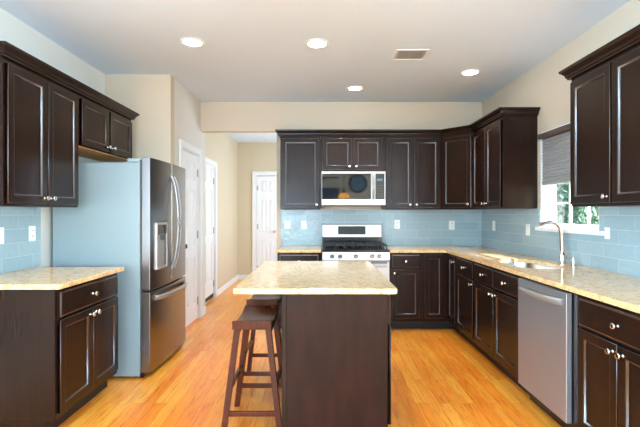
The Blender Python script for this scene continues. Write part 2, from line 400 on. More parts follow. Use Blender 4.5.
# kitchen window ----------------------------------------------------
def kitchen_window():
    y0, y1, z0, z1 = WY0, WY1, WZ0, WZ1
    X = 2.15
    bm = B((RX+.001, RX+T, y0, y0+.02, z0+.02, z1), (RX+.001, RX+T, y1-.02, y1, z0+.02, z1), (RX+.001, RX+T, y0+.02, y1-.02, z1-.02, z1), (RX+.001, RX+T, y0+.02, y1-.02, z0, z0+.022))
    f = struct('window_1', bm, 'white', .002, 'white double-hung window over the sink')
    a, b, c, d = y0+.02, y1-.02, z0+.022, z1-.02
    zm = (c+d)/2
    s = B((X, X+.035, a, a+.03, c, zm), (X, X+.035, b-.03, b, c, zm), (X, X+.035, a+.03, b-.03, c, c+.035), (X, X+.035, a+.03, b-.03, zm-.03, zm))
    ia, ib = a+.03, b-.03
    for k in (1, 2): y = ia+(ib-ia)*k/3; box(s, X+.006, X+.028, y-.008, y+.008, c+.035, zm-.03)
    z = (c+.035+zm-.03)/2; box(s, X+.006, X+.028, ia, ib, z-.008, z+.008)
    obj('lower_sash', s, 'white', f, .002)
    X2 = X+.04
    s = B((X2, X2+.03, a, a+.03, zm-.03, d), (X2, X2+.03, b-.03, b, zm-.03, d), (X2, X2+.03, ia, ib, zm-.03, zm), (X2, X2+.03, ia, ib, d-.03, d))
    for k in (1, 2): y = ia+(ib-ia)*k/3; box(s, X2+.006, X2+.024, y-.008, y+.008, zm, d-.03)
    obj('upper_sash', s, 'white', f, .002)
    obj('pane', B((X+.015, X+.019, ia, ib, c+.035, zm-.03)), 'glass', f)
    obj('pane', B((X2+.013, X2+.017, ia, ib, zm, d-.03)), 'glass', f)
    obj('window_sill', B((RX-.035, RX+.0005, y0-.06, y1+.03, z0-.012, z0+.02), (RX+.0005, X, y0+.02, y1-.02, z0+.0225, z0+.026)), 'white', f, .004)
    # latch
    t = thing('window_shade', 'grey pleated window shade with dark wooden headrail, half lowered over the sink window', 'window shade', (RX+.02, (y0+y1)/2, z1-.02))
    hw = (y1-y0)/2-.022
    obj('headrail', B((-.055, .055, -hw-.02+.02, hw, -.045, 0)), mat('brown_headrail', (92, 74, 62), .45), t, .003)
    bm = bmesh.new(); zt, zb, n = -.045, 1.605-(z1-.02), 15
    for s_ in (1, -1):
        pass
    pts = []
    for i in range(n*2+1):
        z = zt+(zb-zt)*i/(n*2); pts.append((-.020 if i % 2 else -.002, z))
    poly = pts+[(x+.012+ (0 if i % 2 else 0), z) for i, (x, z) in reversed(list(enumerate([( .022 if i % 2 else .010, z) for i, (x, z) in enumerate(pts)])))]
    A = [[bm.verts.new((x, y, z)) for x, z in pts] for y in (-hw, hw)]
    Bk = [[bm.verts.new((.022 if i % 2 else .006, y, z)) for i, (x, z) in enumerate(pts)] for y in (-hw, hw)]
    for i in range(len(pts)-1):
        bm.faces.new((A[0][i], A[1][i], A[1][i+1], A[0][i+1])); bm.faces.new((Bk[0][i], Bk[0][i+1], Bk[1][i+1], Bk[1][i]))
        for q in (0, 1): bm.faces.new((A[q][i], A[q][i+1], Bk[q][i+1], Bk[q][i]))
    obj('pleated_fabric', bm, 'shade', t)
    obj('bottom_rail', B((-.016, .02, -hw, hw, zb-.018, zb)), 'shade', t, .003)
kitchen_window()

# garden outside ------------------------------------------------------
struct('ground', B((RX+T+.05, 16, -4, 16, -.5, -.4)), 'lawn')
def shrub(label, x, y, rx, rz, hgt, m, n, leaf, group='garden shrubs outside the window'):
    t = thing('garden_shrub', label, 'shrub', (x, y, -.4), 0, group)
    bm = bmesh.new()
    for k in range(5):
        a = k*2*PI/5; cyl(bm, (.05*math.cos(a), .05*math.sin(a), 0), (rx*.5*math.cos(a), rx*.5*math.sin(a), hgt*.7), .035, .012, 8)
    obj('stem', bm, 'bark', t)
    bm = bmesh.new()
    for k in range(n):
        while True:
            u = Vector((random.uniform(-1, 1), random.uniform(-1, 1), random.uniform(-1, 1)))
            if .35 < u.length < 1: break
        lump = 1+.18*math.sin(7*u.x+3*u.z)*math.cos(6*u.y)
        p = Vector((u.x*rx*lump, u.y*rx*lump, hgt*.55+u.z*rz*lump))
        q = Matrix.Translation(p) @ Matrix.Rotation(random.uniform(0, 6.3), 4, 'Z') @ Matrix.Rotation(random.uniform(-1.2, 1.2), 4, 'X')
        s = leaf*random.uniform(.6, 1.3)
        v = [bm.verts.new(q @ Vector(c)) for c in ((-s*.35, 0, 0), (0, -s, .1*s), (s*.35, 0, 0), (0, s, .1*s))]
        bm.faces.new(v)
    obj('foliage', bm, m, t)
shrub('blue-green shrub outside the window, seen through its left panes', 4.6, 8.5, .95, 1.4, 3.0, 'leaf', 9000, .07)
shrub('blue-green shrub outside the window, seen through its right panes', 5.2, 6.1, .95, 1.2, 2.7, 'leaf', 9000, .07)
shrub('taller mid-green tree behind the two shrubs outside the window', 9.0, 13.2, 3.0, 2.4, 4.0, 'leaf2', 9000, .13)

# ------------------------------------------------------------------ cabinets
SF = .047
def shaker(w, h, th=.02, st=SF, rec=.011, ch=.009):
    """local x 0..w, z 0..h, front at y=-th, back at y=0"""
    bm = bmesh.new(); e = .003
    def ring(i, y): return [bm.verts.new(p) for p in ((i, y, i), (w-i, y, i), (w-i, y, h-i), (i, y, h-i))]
    rs = [ring(0, 0), ring(0, -th+e), ring(e*.3, -th+e*.3), ring(e, -th), ring(st, -th)]
    for k in range(1, 6): a_ = k/5*PI/2; rs.append(ring(st+ch*math.sin(a_), -th+rec*(1-math.cos(a_))))
    rs.append(ring(st+ch+.002, -th+rec))
    for q, (a, b) in enumerate(zip(rs, rs[1:])):
        for k in range(4):
            f = bm.faces.new((a[k], a[(k+1) % 4], b[(k+1) % 4], b[k]))
            if q in (1, 2) or q >= 4: f.material_index = 1
    bm.faces.new(rs[-1]); bm.faces.new(rs[0][::-1])
    return bm
def slab(w, h, th=.02, e=.006):
    bm = bmesh.new()
    def ring(i, y): return [bm.verts.new(p) for p in ((i, y, i), (w-i, y, i), (w-i, y, h-i), (i, y, h-i))]
    rs = [ring(0, 0), ring(0, -th+e), ring(e, -th+.001), ring(e*2, -th)]
    for q, (a, b) in enumerate(zip(rs, rs[1:])):
        for k in range(4):
            f = bm.faces.new((a[k], a[(k+1) % 4], b[(k+1) % 4], b[k]))
            if q >= 1: f.material_index = 1
    bm.faces.new(rs[-1]); bm.faces.new(rs[0][::-1])
    return bm
def add_knob(parent, x, z, y=-.02):
    bm = bmesh.new()
    lathe(bm, [(.009, 0), (.006, .004), (.006, .014), (.013, .019), (.0155, .024), (.013, .029), (.006, .031)], Matrix.Translation((x, y, z)) @ Matrix.Rotation(PI/2, 4, 'X'), 20)
    obj('knob', bm, 'chrome', parent, smooth=True)
def door(parent, x0, x1, z0, z1, knob=None, m='wood'):
    o = obj('door', shaker(x1-x0, z1-z0), m, parent, smooth=True); o.location = (x0, 0, z0); o.modifiers.new('normals', 'WEIGHTED_NORMAL')
    if knob:
        kx = (x1-x0)-.03 if 'r' in knob else .03
        kz = (z1-z0)-.04 if 't' in knob else .04
        add_knob(o, kx, kz)
    return o
def drawer(parent, x0, x1, z0=.708, z1=.862, m='woodx', name='drawer', knob=True):
    o = obj(name, slab(x1-x0, z1-z0), m, parent); o.location = (x0, 0, z0)
    if knob: add_knob(o, (x1-x0)/2, (z1-z0)/2)
    return o
def base_cab(label, loc, rz, W, cols, D=.60, has_drawer=True, group='lower kitchen cabinets', end=None, name='base_cabinet', m='wood', wide_drawer=False):
    t = thing(name, label, 'cabinet', loc, rz, group)
    obj('cabinet_body', B((0, W, .0, D, .105, .882)), m, t, .001)
    obj('toe_kick', B((.0, W, .075, D-.02, 0, .1045)), 'toe', t)
    xs = 0
    if wide_drawer: drawer(t, .022, W-.022)
    for (a, b, kn, dr) in cols:
        door(t, a, b, .14, .692 if has_drawer else .862, kn)
        if has_drawer and not wide_drawer: drawer(t, a, b, name='drawer' if dr else 'false_drawer_front')
    return t
def wall_cab(label, loc, rz, W, doors, D=.33, z0=1.372, z1=2.25, group='upper kitchen cabinets', name='wall_cabinet', body=None, dz=(.018, .030)):
    t = thing(name, label, 'cabinet', (loc[0], loc[1], z0), rz, group)
    obj('cabinet_body', B((0, W, 0, D, .006, z1-z0)), 'wood', t, .001)
    obj('underside', B((.004, W-.004, .004, D-.004, 0, .0055)), body or 'wood', t)
    for (a, b, kn) in doors: door(t, a, b, dz[0], z1-z0-dz[1], kn)
    return t
R = -PI/2; LFT = PI/2
G = .002
# --- back run lower (front plane Y=4.81)
base_cab('short dark base cabinet at the left end of the back run, left of the range', (-.485, 4.81, 0), 0, .487, [(.02, .467, 'tr', 1)])
base_cab('narrow dark base cabinet with one drawer immediately right of the range', (.785, 4.81, 0), 0, .36-G, [(.018, .336, 'tl', 1)])
# corner (lazy susan): L-shaped body with two doors
def corner_base():
    t = thing('corner_base_cabinet', 'dark corner base cabinet with an inward-folding pair of doors and no drawer', 'cabinet', (1.145, BY-.002, 0), 0, 'lower kitchen cabinets')
    x1, D = RX-1.145-.002, .60; yb = -(BY-4.508)+.002
    fx = 1.45-1.145                    # face of right run in local x
    fy = -.61                          # face of back run in local y
    bm = bmesh.new(); prism(bm, [(0, 0), (0, fy), (fx, fy), (fx, yb), (x1, yb), (x1, 0)], 'z', .105, .882); obj('cabinet_body', bm, 'wood', t)
    bm = bmesh.new(); prism(bm, [(0, -.02), (0, fy+.075), (fx+.075, fy+.075), (fx+.075, yb), (x1-.02, yb), (x1-.02, -.02)], 'z', 0, .1045); obj('toe_kick', bm, 'toe', t)
    o = obj('door', shaker(.215, .722), 'wood', t); o.location = (.030, fy, .14)
    o = obj('door', shaker(.255, .722), 'wood', t); o.location = (fx, fy-.024, .14); o.rotation_euler = (0, 0, R); add_knob(o, .215, .665)
corner_base()
# --- right run lower (front plane X=1.45)
base_cab('dark base cabinet with drawer and single door between the corner cabinet and the sink', (1.45, 4.506, 0), R, .52-G, [(.02, .505, 'tr', 1)])
def sink_base():
    W = .925
    t = thing('sink_base_cabinet', 'dark sink base cabinet with two doors beside the dishwasher', 'cabinet', (1.45, 3.984, 0), R, 'lower kitchen cabinets')
    obj('cabinet_body', B((0, W, 0, .60, .105, .66), (0, W, 0, .02, .66, .882), (0, .018, .02, .60, .66, .882), (W-.018, W, .02, .60, .66, .882)), 'wood', t)
    obj('toe_kick', B((0, W, .075, .58, 0, .1045)), 'toe', t)
    for a, b, kn in ((.018, .455, 'tr'), (.468, W-.02, 'tl')):
        door(t, a, b, .14, .692, kn); drawer(t, a, b, name='false_drawer_front')
sink_base()
base_cab('wide dark base cabinet with one long drawer over two doors, right of the dishwasher', (1.45, 2.385, 0), R, .675, [(.022, .332, 'tr', 1), (.342, .653, 'tl', 1)], wide_drawer=True)
# --- left run lower (front plane X=-1.56)
t = base_cab('dark base cabinet with one drawer over two doors beside the refrigerator', (-1.56, 2.50, 0), LFT, .76, [(.022, .376, 'tr', 1), (.386, .738, 'tl', 1)], D=.635, wide_drawer=True)
obj('end_panel', B((-.006, -.0005, .0, .635, .105, .882), (-.006, -.0005, .06, .635, 0, .105)), 'wood', t, .001)

# --- uppers, back run (front plane Y=5.09)
D_ = .328
wall_cab('tall single-door dark wall cabinet at the left end of the back run', (-.482, 5.09), 0, .486, [(.018, .466, 'br')], D_)
wall_cab('short two-door dark wall cabinet above the microwave', (.006, 5.09), 0, .765, [(.018, .370, 'br'), (.392, .728, 'bl')], D_, z0=1.828)
wall_cab('tall two-door dark wall cabinet right of the microwave', (.773, 5.09), 0, .672, [(.018, .326, 'br'), (.342, .652, 'bl')], D_)
def corner_wall_cab():
    z0, z1 = 1.372, 2.25
    t = thing('corner_wall_cabinet', 'dark wall cabinet set diagonally across the back right corner', 'cabinet', (1.447, 5.09, z0), 0, 'upper kitchen cabinets')
    a = 1.73-1.447; b = 4.806-5.09
    bm = bmesh.new(); prism(bm, [(0, D_), (0, 0), (a, b), (RX-.002-1.447, b), (RX-.002-1.447, D_)], 'z', 0, z1-z0); obj('cabinet_body', bm, 'wood', t, .001)
    Ld = math.hypot(a, b)
    o = obj('door', shaker(Ld-.04, z1-z0-.048), 'wood', t); o.location = (.02*.707, -.02*.707, .018); o.rotation_euler = (0, 0, -PI/4); add_knob(o, Ld-.07, .04)
corner_wall_cab()
# --- uppers, right run (front plane X=1.73)
D2_ = RX-.002-1.73
wall_cab('two-door dark wall cabinet on the right wall left of the window', (1.73, 4.804), R, .774, [(.018, .380, 'br'), (.390, .756, 'bl')], D2_)
wall_cab('nearest dark two-door wall cabinet on the right wall', (1.73, 2.93), R, .85, [(.018, .416, 'br'), (.432, .832, 'br')], D2_)
# --- uppers, left run (front plane X=-1.87)
D3_ = -1.87-LX-.002
wall_cab('tall two-door dark wall cabinet on the left wall nearest the camera', (-1.87, 2.50), LFT, .778, [(.018, .383, 'br'), (.395, .752, 'bl')], D3_)
wall_cab('short two-door dark wall cabinet above the refrigerator', (-1.87, 3.28), LFT, .92, [(.022, .446, 'br'), (.474, .898, 'bl')], D3_, z0=1.845, body='maple')

# --- crowns
CPF = [(-.02, 2.2505), (.020, 2.2505), (.020, 2.262), (.028, 2.266), (.030, 2.280), (.046, 2.298), (.056, 2.304), (.058, 2.320), (-.02, 2.320)]
def mitre(n1, n2):
    s = (n1[0]+n2[0], n1[1]+n2[1]); d = 1+n1[0]*n2[0]+n1[1]*n2[1]; return (s[0]/d, s[1]/d)
def crown(label, pts, normals, close_start, close_end):
    bm = bmesh.new(); path = []
    for i, p in enumerate(pts):
        a = normals[max(i-1, 0)]; b = normals[min(i, len(normals)-1)]
        path.append((p, mitre(a, b)))
    sweep(bm, CPF, path)
    tag(obj('crown_molding', bm, 'woodx'), label, 'crown molding', 'crown moldings on the wall cabinets')
s = math.sqrt(.5)
crown('dark crown molding turning the corner over the back wall cabinets',
      [(-.482, BY-.003), (-.482, 5.09), (1.447, 5.09), (1.73, 4.806), (1.73, 4.03), (RX-.003, 4.03)],
      [(-1, 0), (0, -1), (-s, -s), (-1, 0), (0, -1)], 1, 1)
crown('dark crown molding over the nearest wall cabinet on the right',
      [(RX-.003, 2.93), (1.73, 2.93), (1.73, 2.08), (RX-.003, 2.08)], [(0, 1), (-1, 0), (0, -1)], 1, 1)
crown('dark crown molding over the wall cabinets on the left wall',
      [(LX+.003, 2.50), (-1.87, 2.50), (-1.87, 4.20), (LX+.003, 4.20)], [(0, -1), (1, 0), (0, 1)], 1, 1)

# ------------------------------------------------------------------ countertops
def slab_ring(bm, X0, X1, Y0, Y1, cx, cy, ax, ay, z0, z1, n=48, p=2.6):
    inn = []; out = []
    for k in range(n):
        a = 2*PI*(k+.5)/n; c, s_ = math.cos(a), math.sin(a)
        ex = math.copysign(abs(c)**(2/p), c)*ax; ey = math.copysign(abs(s_)**(2/p), s_)*ay
        inn.append((cx+ex, cy+ey))
        tx = ((X1-cx) if c > 0 else (cx-X0))/max(abs(c), 1e-6); ty = ((Y1-cy) if s_ > 0 else (cy-Y0))/max(abs(s_), 1e-6)
        tt = min(tx, ty); out.append([cx+c*tt, cy+s_*tt])
    for (qx, qy) in ((X0, Y0), (X1, Y0), (X1, Y1), (X0, Y1)):
        k = min(range(n), key=lambda i: (out[i][0]-qx)**2+(out[i][1]-qy)**2); out[k] = [qx, qy]
    V = {}
    for nm, pts in (('i', inn), ('o', out)):
        for z in (z0, z1): V[nm, z] = [bm.verts.new((x, y, z)) for x, y in pts]
    for k in range(n):
        j = (k+1) % n
        bm.faces.new((V['i', z1][k], V['i', z1][j], V['o', z1][j], V['o', z1][k]))
        bm.faces.new((V['i', z0][k], V['o', z0][k], V['o', z0][j], V['i', z0][j]))
        bm.faces.new((V['i', z0][k], V['i', z0][j], V['i', z1][j], V['i', z1][k]))
        bm.faces.new((V['o', z0][k], V['o', z1][k], V['o', z1][j], V['o', z0][j]))
CZ0, CZ1 = .884, .914
SX, SY, SAX, SAY = 1.715, 3.50, .195, .345
FX = 1.415
bm = bmesh.new()
yb0, yb1 = SY-.45, SY+.45
box(bm, FX, RX-.002, 1.68, yb0, CZ0, CZ1)
slab_ring(bm, FX, RX-.002, yb0, yb1, SX, SY, SAX, SAY, CZ0, CZ1)
box(bm, FX, RX-.002, yb1, 4.775, CZ0, CZ1)
box(bm, .783, RX-.002, 4.775, BY-.002, CZ0, CZ1)
bmesh.ops.remove_doubles(bm, verts=bm.verts, dist=.0005)
tag(obj('countertop', bm, 'granite'), 'gold speckled granite countertop with the sink cut-out, turning along back and right walls', 'countertop', 'granite countertops')
tag(obj('countertop', B((-.505, .010, 4.775, BY-.002, CZ0, CZ1)), 'granite', None, .004), 'short gold granite countertop left of the range', 'countertop', 'granite countertops')
tag(obj('countertop', B((LX+.002, -1.515, 2.468, 3.285, CZ0, CZ1)), 'granite', None, .004), 'gold granite countertop on the left beside the refrigerator', 'countertop', 'granite countertops')
bm = bmesh.new()
cr = .02; P_ = []
for (qx, qy, a0) in ((-.482, 2.326, PI), (.424, 2.326, 1.5*PI), (.424, 3.68, 0), (-.482, 3.68, .5*PI)):
    ox = qx+(cr if qx < 0 else -cr); oy = qy+(cr if qy < 3 else -cr)
    for k in range(5): a = a0+k*PI/8; P_.append((ox+cr*math.cos(a), oy+cr*math.sin(a)))
prism(bm, P_, 'z', CZ0, CZ1+.001)
tag(obj('island_countertop', bm, 'granite_island', None, .006), 'cream granite slab on the kitchen island overhanging the stools', 'countertop', 'granite countertops')

# ------------------------------------------------------------------ backsplash
tag(obj('backsplash', B((-.505, RX-.002, BY-.009, BY-.001, .9145, 1.371)), 'tile_back'), 'blue glass tile backsplash along the back wall', 'backsplash', 'blue glass tile backsplashes')
tag(obj('backsplash', B((RX-.009, RX-.001, 1.68, BY-.010, .9145, WZ0-.013), (RX-.009, RX-.001, 1.68, WY0-.061, WZ0-.013, 1.371), (RX-.009, RX-.001, WY1+.031, BY-.010, WZ0-.013, 1.371),
    (RX-.009, RX-.001, WY1, WY1+.031, WZ0+.021, 1.371), (RX-.009, RX-.001, WY0-.061, WY0, WZ0+.021, 1.371)), 'tile_side'),
    'blue glass tile backsplash on the right wall below the window', 'backsplash', 'blue glass tile backsplashes')
tag(obj('backsplash', B((LX+.001, LX+.009, 2.468, 3.33, .9145, 1.371)), 'tile_side'), 'blue glass tile backsplash on the left wall beside the refrigerator', 'backsplash', 'blue glass tile backsplashes')

# ------------------------------------------------------------------ outlets
def outlet(label, loc, rz, kind='outlet', w=.072, small=1):
    t = thing('wall_outlet' if kind == 'outlet' else 'light_switch', label, 'outlet' if kind == 'outlet' else 'switch', loc, rz, 'outlets and switches on the tile')
    obj('cover_plate', B((-w/2, w/2, -.006, 0, -.057, .057)), 'plastic', t, .002)
    t.scale = (small, 1, small)
    if kind == 'outlet':
        for z in (-.021, .021):
            bm = bmesh.new(); lathe(bm, [(.0165, 0), (.0155, .003)], Matrix.Translation((0, -.006, z)) @ Matrix.Rotation(PI/2, 4, 'X'), 20); o = obj('socket', bm, 'plastic', t)
            obj('slots', B((-.008, -.005, -.0096, -.0085, z-.004, z+.006), (.005, .008, -.0096, -.0085, z-.004, z+.006)), 'slot', o)
    else: obj('rocker', B((-.016, .016, -.009, -.0055, -.033, .033)), 'plastic', t, .0015)
yb = BY-.0095
outlet('white wall plate at the far left of the back tiles', (-.42, yb, 1.18), 0, 'switch')
outlet('white outlet on the back tiles nearest the left side of the range', (-.212, yb, 1.18), 0)
outlet('white outlet on the back tiles just right of the range', (.975, yb, 1.185), 0)
outlet('white outlet on the back tiles under the corner cabinet', (1.67, yb, 1.175), 0)
xr = RX-.0095
outlet('white outlet on the right wall tiles closest to the corner', (xr, 5.02, 1.18), R)
outlet('white wall plate on the right wall tiles just left of the window', (xr, 4.20, 1.165), R, 'switch')
outlet('white outlet on the right wall tiles at the near end of the window sill', (xr, 3.035, 1.185), R, small=.72)
outlet('white outlet on the left wall tiles nearest the refrigerator', (LX+.0095, 3.225, 1.175), LFT)
outlet('white wall plate on the left wall tiles at the left edge of the photo', (LX+.0095, 2.90, 1.175), LFT, 'switch')

# ------------------------------------------------------------------ range
def kitchen_range():
    W = .752
    t = thing('gas_range', 'stainless steel gas range with black cooktop between the back cabinets', 'stove', (.019, 4.76, 0))
    obj('body', B((0, W, 0, .60, .04, .895)), 'gasket', t, .002)
    obj('kick_plate', B((.02, W-.02, .03, .58, 0, .0395)), 'black', t)
    # cooktop
    obj('cooktop', B((0, W, -.03, .56, .8955, .922)), 'black', t, .006)
    obj('backguard', B((0, W, .565, .645, .8955, 1.19)), 'steel_light', t, .01)
    o = obj('backguard_base', B((.004, W-.004, .555, .5645, .9225, 1.03)), 'black', t, .002)
    obj('display', B((.20, .545, .560, .5648, 1.062, 1.165)), mat('dark_display_glass', (22, 30, 32), .3, spec=.3), t, .001)
    # burners and grates
    for (x, y) in ((.15, .12), (.15, .40), (.376, .26), (.60, .12), (.60, .40)):
        bm = bmesh.new(); lathe(bm, [(.05, .9225), (.05, .930), (.036, .934), (.036, .944), (.03, .948)], Matrix.Translation((x, y, 0)), 20); obj('burner', bm, 'iron', t, smooth=True)
    for (x0, x1) in ((.02, .262), (.27, .482), (.49, .732)):
        bm = bmesh.new(); y0, y1 = .01, .53; z0, z1 = .958, .972; b = .011
        box(bm, x0, x1, y0, y0+b, z0, z1); box(bm, x0, x1, y1-b, y1, z0, z1); box(bm, x0, x0+b, y0, y1, z0, z1); box(bm, x1-b, x1, y0, y1, z0, z1)
        xm = (x0+x1)/2
        for yy in (.12, .26, .40): box(bm, x0, x1, yy-b/2, yy+b/2, z0, z1+.008)
        box(bm, xm-b/2, xm+b/2, y0, y1, z0, z1+.008)
        for xx in (x0, x1-b):
            for yy in (y0, .26, y1-b): box(bm, xx, xx+b, yy, yy+b, .9225, z0)
        obj('grate', bm, 'iron', t, .002)
    # control panel, sloping
    bm = bmesh.new(); prism(bm, [(-.036, .80), (-.028, .895), (0, .895), (0, .80)], 'x', 0, W); obj('control_panel', bm, 'steel_light', t, .003)
    for x in (.11, .20, .375, .555, .635):
        bm = bmesh.new(); lathe(bm, [(.024, 0), (.024, .006), (.019, .01), (.017, .034), (.014, .038)], Matrix.Translation((x, -.032, .848)) @ Matrix.Rotation(PI/2, 4, 'X'), 24)
        box(bm, x-.003, x+.003, -.072, -.066, .835, .862); obj('knob', bm, 'steel_dark', t, smooth=True)
    d = obj('oven_door', B((.003, W-.003, -.036, -.001, .235, .79)), 'steel_light', t, .004)
    obj('window', B((.10, W-.10, -.0385, -.0365, .36, .66)), 'blackglass', d, .001)
    bm = bmesh.new(); cyl(bm, (.04, -.082, .742), (W-.04, -.082, .742), .012)
    for x in (.07, W-.07): cyl(bm, (x, -.036, .742), (x, -.082, .742), .009)
    obj('handle', bm, 'steel', d, smooth=True)
    obj('vent_slot', B((.03, W-.03, -.0375, -.0365, .768, .782)), 'black', d)
    obj('storage_drawer', B((.003, W-.003, -.036, -.001, .055, .225)), 'steel_light', t, .004)
kitchen_range()

# ------------------------------------------------------------------ microwave
def microwave():
    W, Hh, D = .756, .398, .40
    t = thing('microwave_oven', 'stainless over-range microwave with black glass door', 'microwave', (.012, BY-.003-D, 1.423))
    obj('body', B((0, W, .03, D, 0, Hh)), 'steel_dark', t, .002)
    # door frame (steel) around glass
    d = obj('door', B((0, W, .006, .0295, 0, .070), (0, W, .006, .0295, Hh-.026, Hh), (0, .006, .006, .0295, .07, Hh-.026), (W-.012, W, .006, .0295, .07, Hh-.026)), 'steel_light', t, .002)
    obj('window', B((.0065, .585, .008, .029, .0705, Hh-.0265)), 'blackglass', d)
    c = obj('control_panel', B((.638, W-.0125, .008, .029, .0705, Hh-.0265)), 'blackglass', t)
    for r in range(6):
        for q in range(3): pass
    obj('keypad', B(*[(.652+q*.026, .668+q*.026, .0068, .0078, .10+r*.032, .108+r*.032) for q in range(3) for r in range(5)]), 'gasket', c)
    obj('clock_display', B((.655, .725, .0068, .0078, .285, .315)), mat('dim_blue_display', (70, 96, 110), .3), c)
    obj('handle_panel', B((.5855, .6375, .008, .029, .0705, Hh-.0265)), 'steel_light', d)
    bm = bmesh.new(); pts = [(.612, .006, .075), (.612, -.022, .10), (.612, -.034, .17), (.612, -.036, .23), (.612, -.034, .29), (.612, -.022, .35), (.612, .006, .372)]
    tube(bm, pts, .013, 12); obj('handle', bm, 'steel_light', d, smooth=True)
    obj('vent_grille', B((.02, W-.02, .03, .36, -.012, -.0005)), 'black', t, .002)
microwave()

# ------------------------------------------------------------------ refrigerator
def fridge():
    W, D = .905, .70
    # local: x along width (world +Y), front at y=0 (body front), -y towards room
    t = thing('refrigerator', 'tall stainless french-door refrigerator with grey sides against the left wall', 'refrigerator', (-1.452, 3.412, 0), LFT)
    obj('cabinet_body', B((0, W, 0, D, .016, 1.737)), 'fridgeside', t, .006)
    obj('hinge_cover', B((.0, .12, .0, .10, 1.7375, 1.77)), 'fridgeside', t, .004)
    obj('hinge_cover', B((W-.12, W, .0, .10, 1.7375, 1.77)), 'fridgeside', t, .004)
    obj('base_grille', B((.01, W-.01, -.03, -.0005, .006, .044)), 'black', t)
    obj('gasket', B((.012, W-.012, -.014, -.0005, .05, 1.76)), 'gasket', t)
    def curved(x0, x1, z0, z1, m, name, n=14):
        bm = bmesh.new(); pl = []
        for k in range(n+1):
            x = x0+(x1-x0)*k/n; u = (x-W/2)/(W/2); pl.append((x, -.082-.020*(1-u*u)))
        poly = [(x0, -.0145)]+pl+[(x1, -.0145)]
        prism(bm, poly, 'z', z0, z1); return obj(name, bm, m, t, .004)
    def fy(x): u = (x-W/2)/(W/2); return -.082-.020*(1-u*u)
    dl = curved(.002, W/2-.003, .705, 1.778, 'steel_dark', 'door')
    dr = curved(W/2+.003, W-.002, .705, 1.778, 'steel_dark', 'door')
    fz = curved(.002, W-.002, .045, .690, 'steel_dark', 'freezer_drawer')
    # handles
    for x, d in ((W/2-.035, dl), (W/2+.035, dr)):
        bm = bmesh.new(); pts = []; n = 16
        for k in range(n+1):
            a = k/n; z = .83+(1.66-.83)*a; pts.append((x, fy(x)-.006-.062*math.sin(PI*a)**.6, z))
        tube(bm, pts, .0105, 12); obj('handle', bm, 'steel', d, smooth=True)
    bm = bmesh.new(); pts = []; n = 16
    for k in range(n+1):
        a = k/n; x = .08+(W-.16)*a; pts.append((x, fy(x)-.004-.055*math.sin(PI*a)**.5, .632))
    tube(bm, pts, .016, 12, 1.25); obj('handle', bm, 'steel_light', fz, smooth=True)
    # water and ice dispenser
    x0, x1, z0, z1 = .095, .335, .86, 1.25; y = fy(.2)
    p = obj('dispenser', B((x0, x0+.018, y-.008, y+.03, z0, z1), (x1-.018, x1, y-.008, y+.03, z0, z1), (x0+.018, x1-.018, y-.008, y+.03, z1-.02, z1), (x0+.018, x1-.018, y-.012, y+.03, z0, z0+.018)), 'steel_light', dl, .003)
    obj('recess', B((x0+.0185, x1-.0185, y-.003, y+.0, z0+.0185, z1-.10)), 'steel_light', p)
    obj('control_panel', B((x0+.0185, x1-.0185, y-.007, y+.02, z1-.0995, z1-.0205)), 'blackglass', p)
    bm = B((x0+.08, x0+.16, y-.02, y-.0035, z1-.15, z1-.101)); obj('spout', bm, 'gasket', p, .004)
    b = bmesh.new()
    for x in (.06, W-.06):
        cyl(b, (x, .05, 0), (x, .05, .0155), .022); 
    obj('levelling_feet', b, 'black', t)
fridge()

# ------------------------------------------------------------------ dishwasher
def dishwasher():
    W = .605
    t = thing('dishwasher', 'stainless steel dishwasher built in under the right countertop', 'dishwasher', (1.45, 3.050, 0), R)
    obj('tub', B((.004, W-.002, 0, .57, .12, .866)), 'black', t)
    d = obj('door', B((.004, W-.004, -.034, -.0005, .115, .866)), 'steel', t, .004)
    bm = bmesh.new(); n = 14; pts = []
    for k in range(n+1):
        a = k/n; pts.append((.05+(W-.10)*a, -.034-.045*math.sin(PI*a)**.45, .806))
    tube(bm, pts, .013, 12, 1.5); obj('handle', bm, 'steel_light', d, smooth=True)
    obj('toe_panel', B((.004, W-.004, .05, .08, .0, .1145)), 'black', t, .002)
    obj('gap_shade_strip', B((W+.001, W+.042, .004, .10, 0, .866)), 'black', t)  # black strip standing in for the shade in the gap beside the door
dishwasher()

# ------------------------------------------------------------------ sink, faucet, soap
def sink():
    t = thing('kitchen_sink', 'oval stainless steel undermount sink below the window', 'sink', (SX, SY, CZ0))
    bm = bmesh.new(); n = 48; p = 2.6
    def ring(f, z):
        r = []
        for k in range(n):
            a = 2*PI*(k+.5)/n; c, s_ = math.cos(a), math.sin(a)
            r.append(bm.verts.new((math.copysign(abs(c)**(2/p), c)*(SAX+f), math.copysign(abs(s_)**(2/p), s_)*(SAY+f), z)))
        return r
    rs = [ring(.022, -.0012), ring(.004, -.0012), ring(.002, -.012), ring(-.012, -.15), ring(-.035, -.185), ring(-.12, -.193), ring(-.165, -.195)]
    for a, b in zip(rs, rs[1:]):
        for k in range(n): bm.faces.new((a[k], a[(k+1) % n], b[(k+1) % n], b[k]))
    bm.faces.new(rs[-1])
    o = obj('basin', bm, 'sinksteel', t, smooth=True)
    m = o.modifiers.new('solid', 'SOLIDIFY'); m.thickness = .0012; m.offset = -1
    bm = bmesh.new(); lathe(bm, [(.042, -.194), (.042, -.191), (.03, -.1905), (.028, -.193)]); obj('drain', bm, 'chrome', t, smooth=True)
sink()
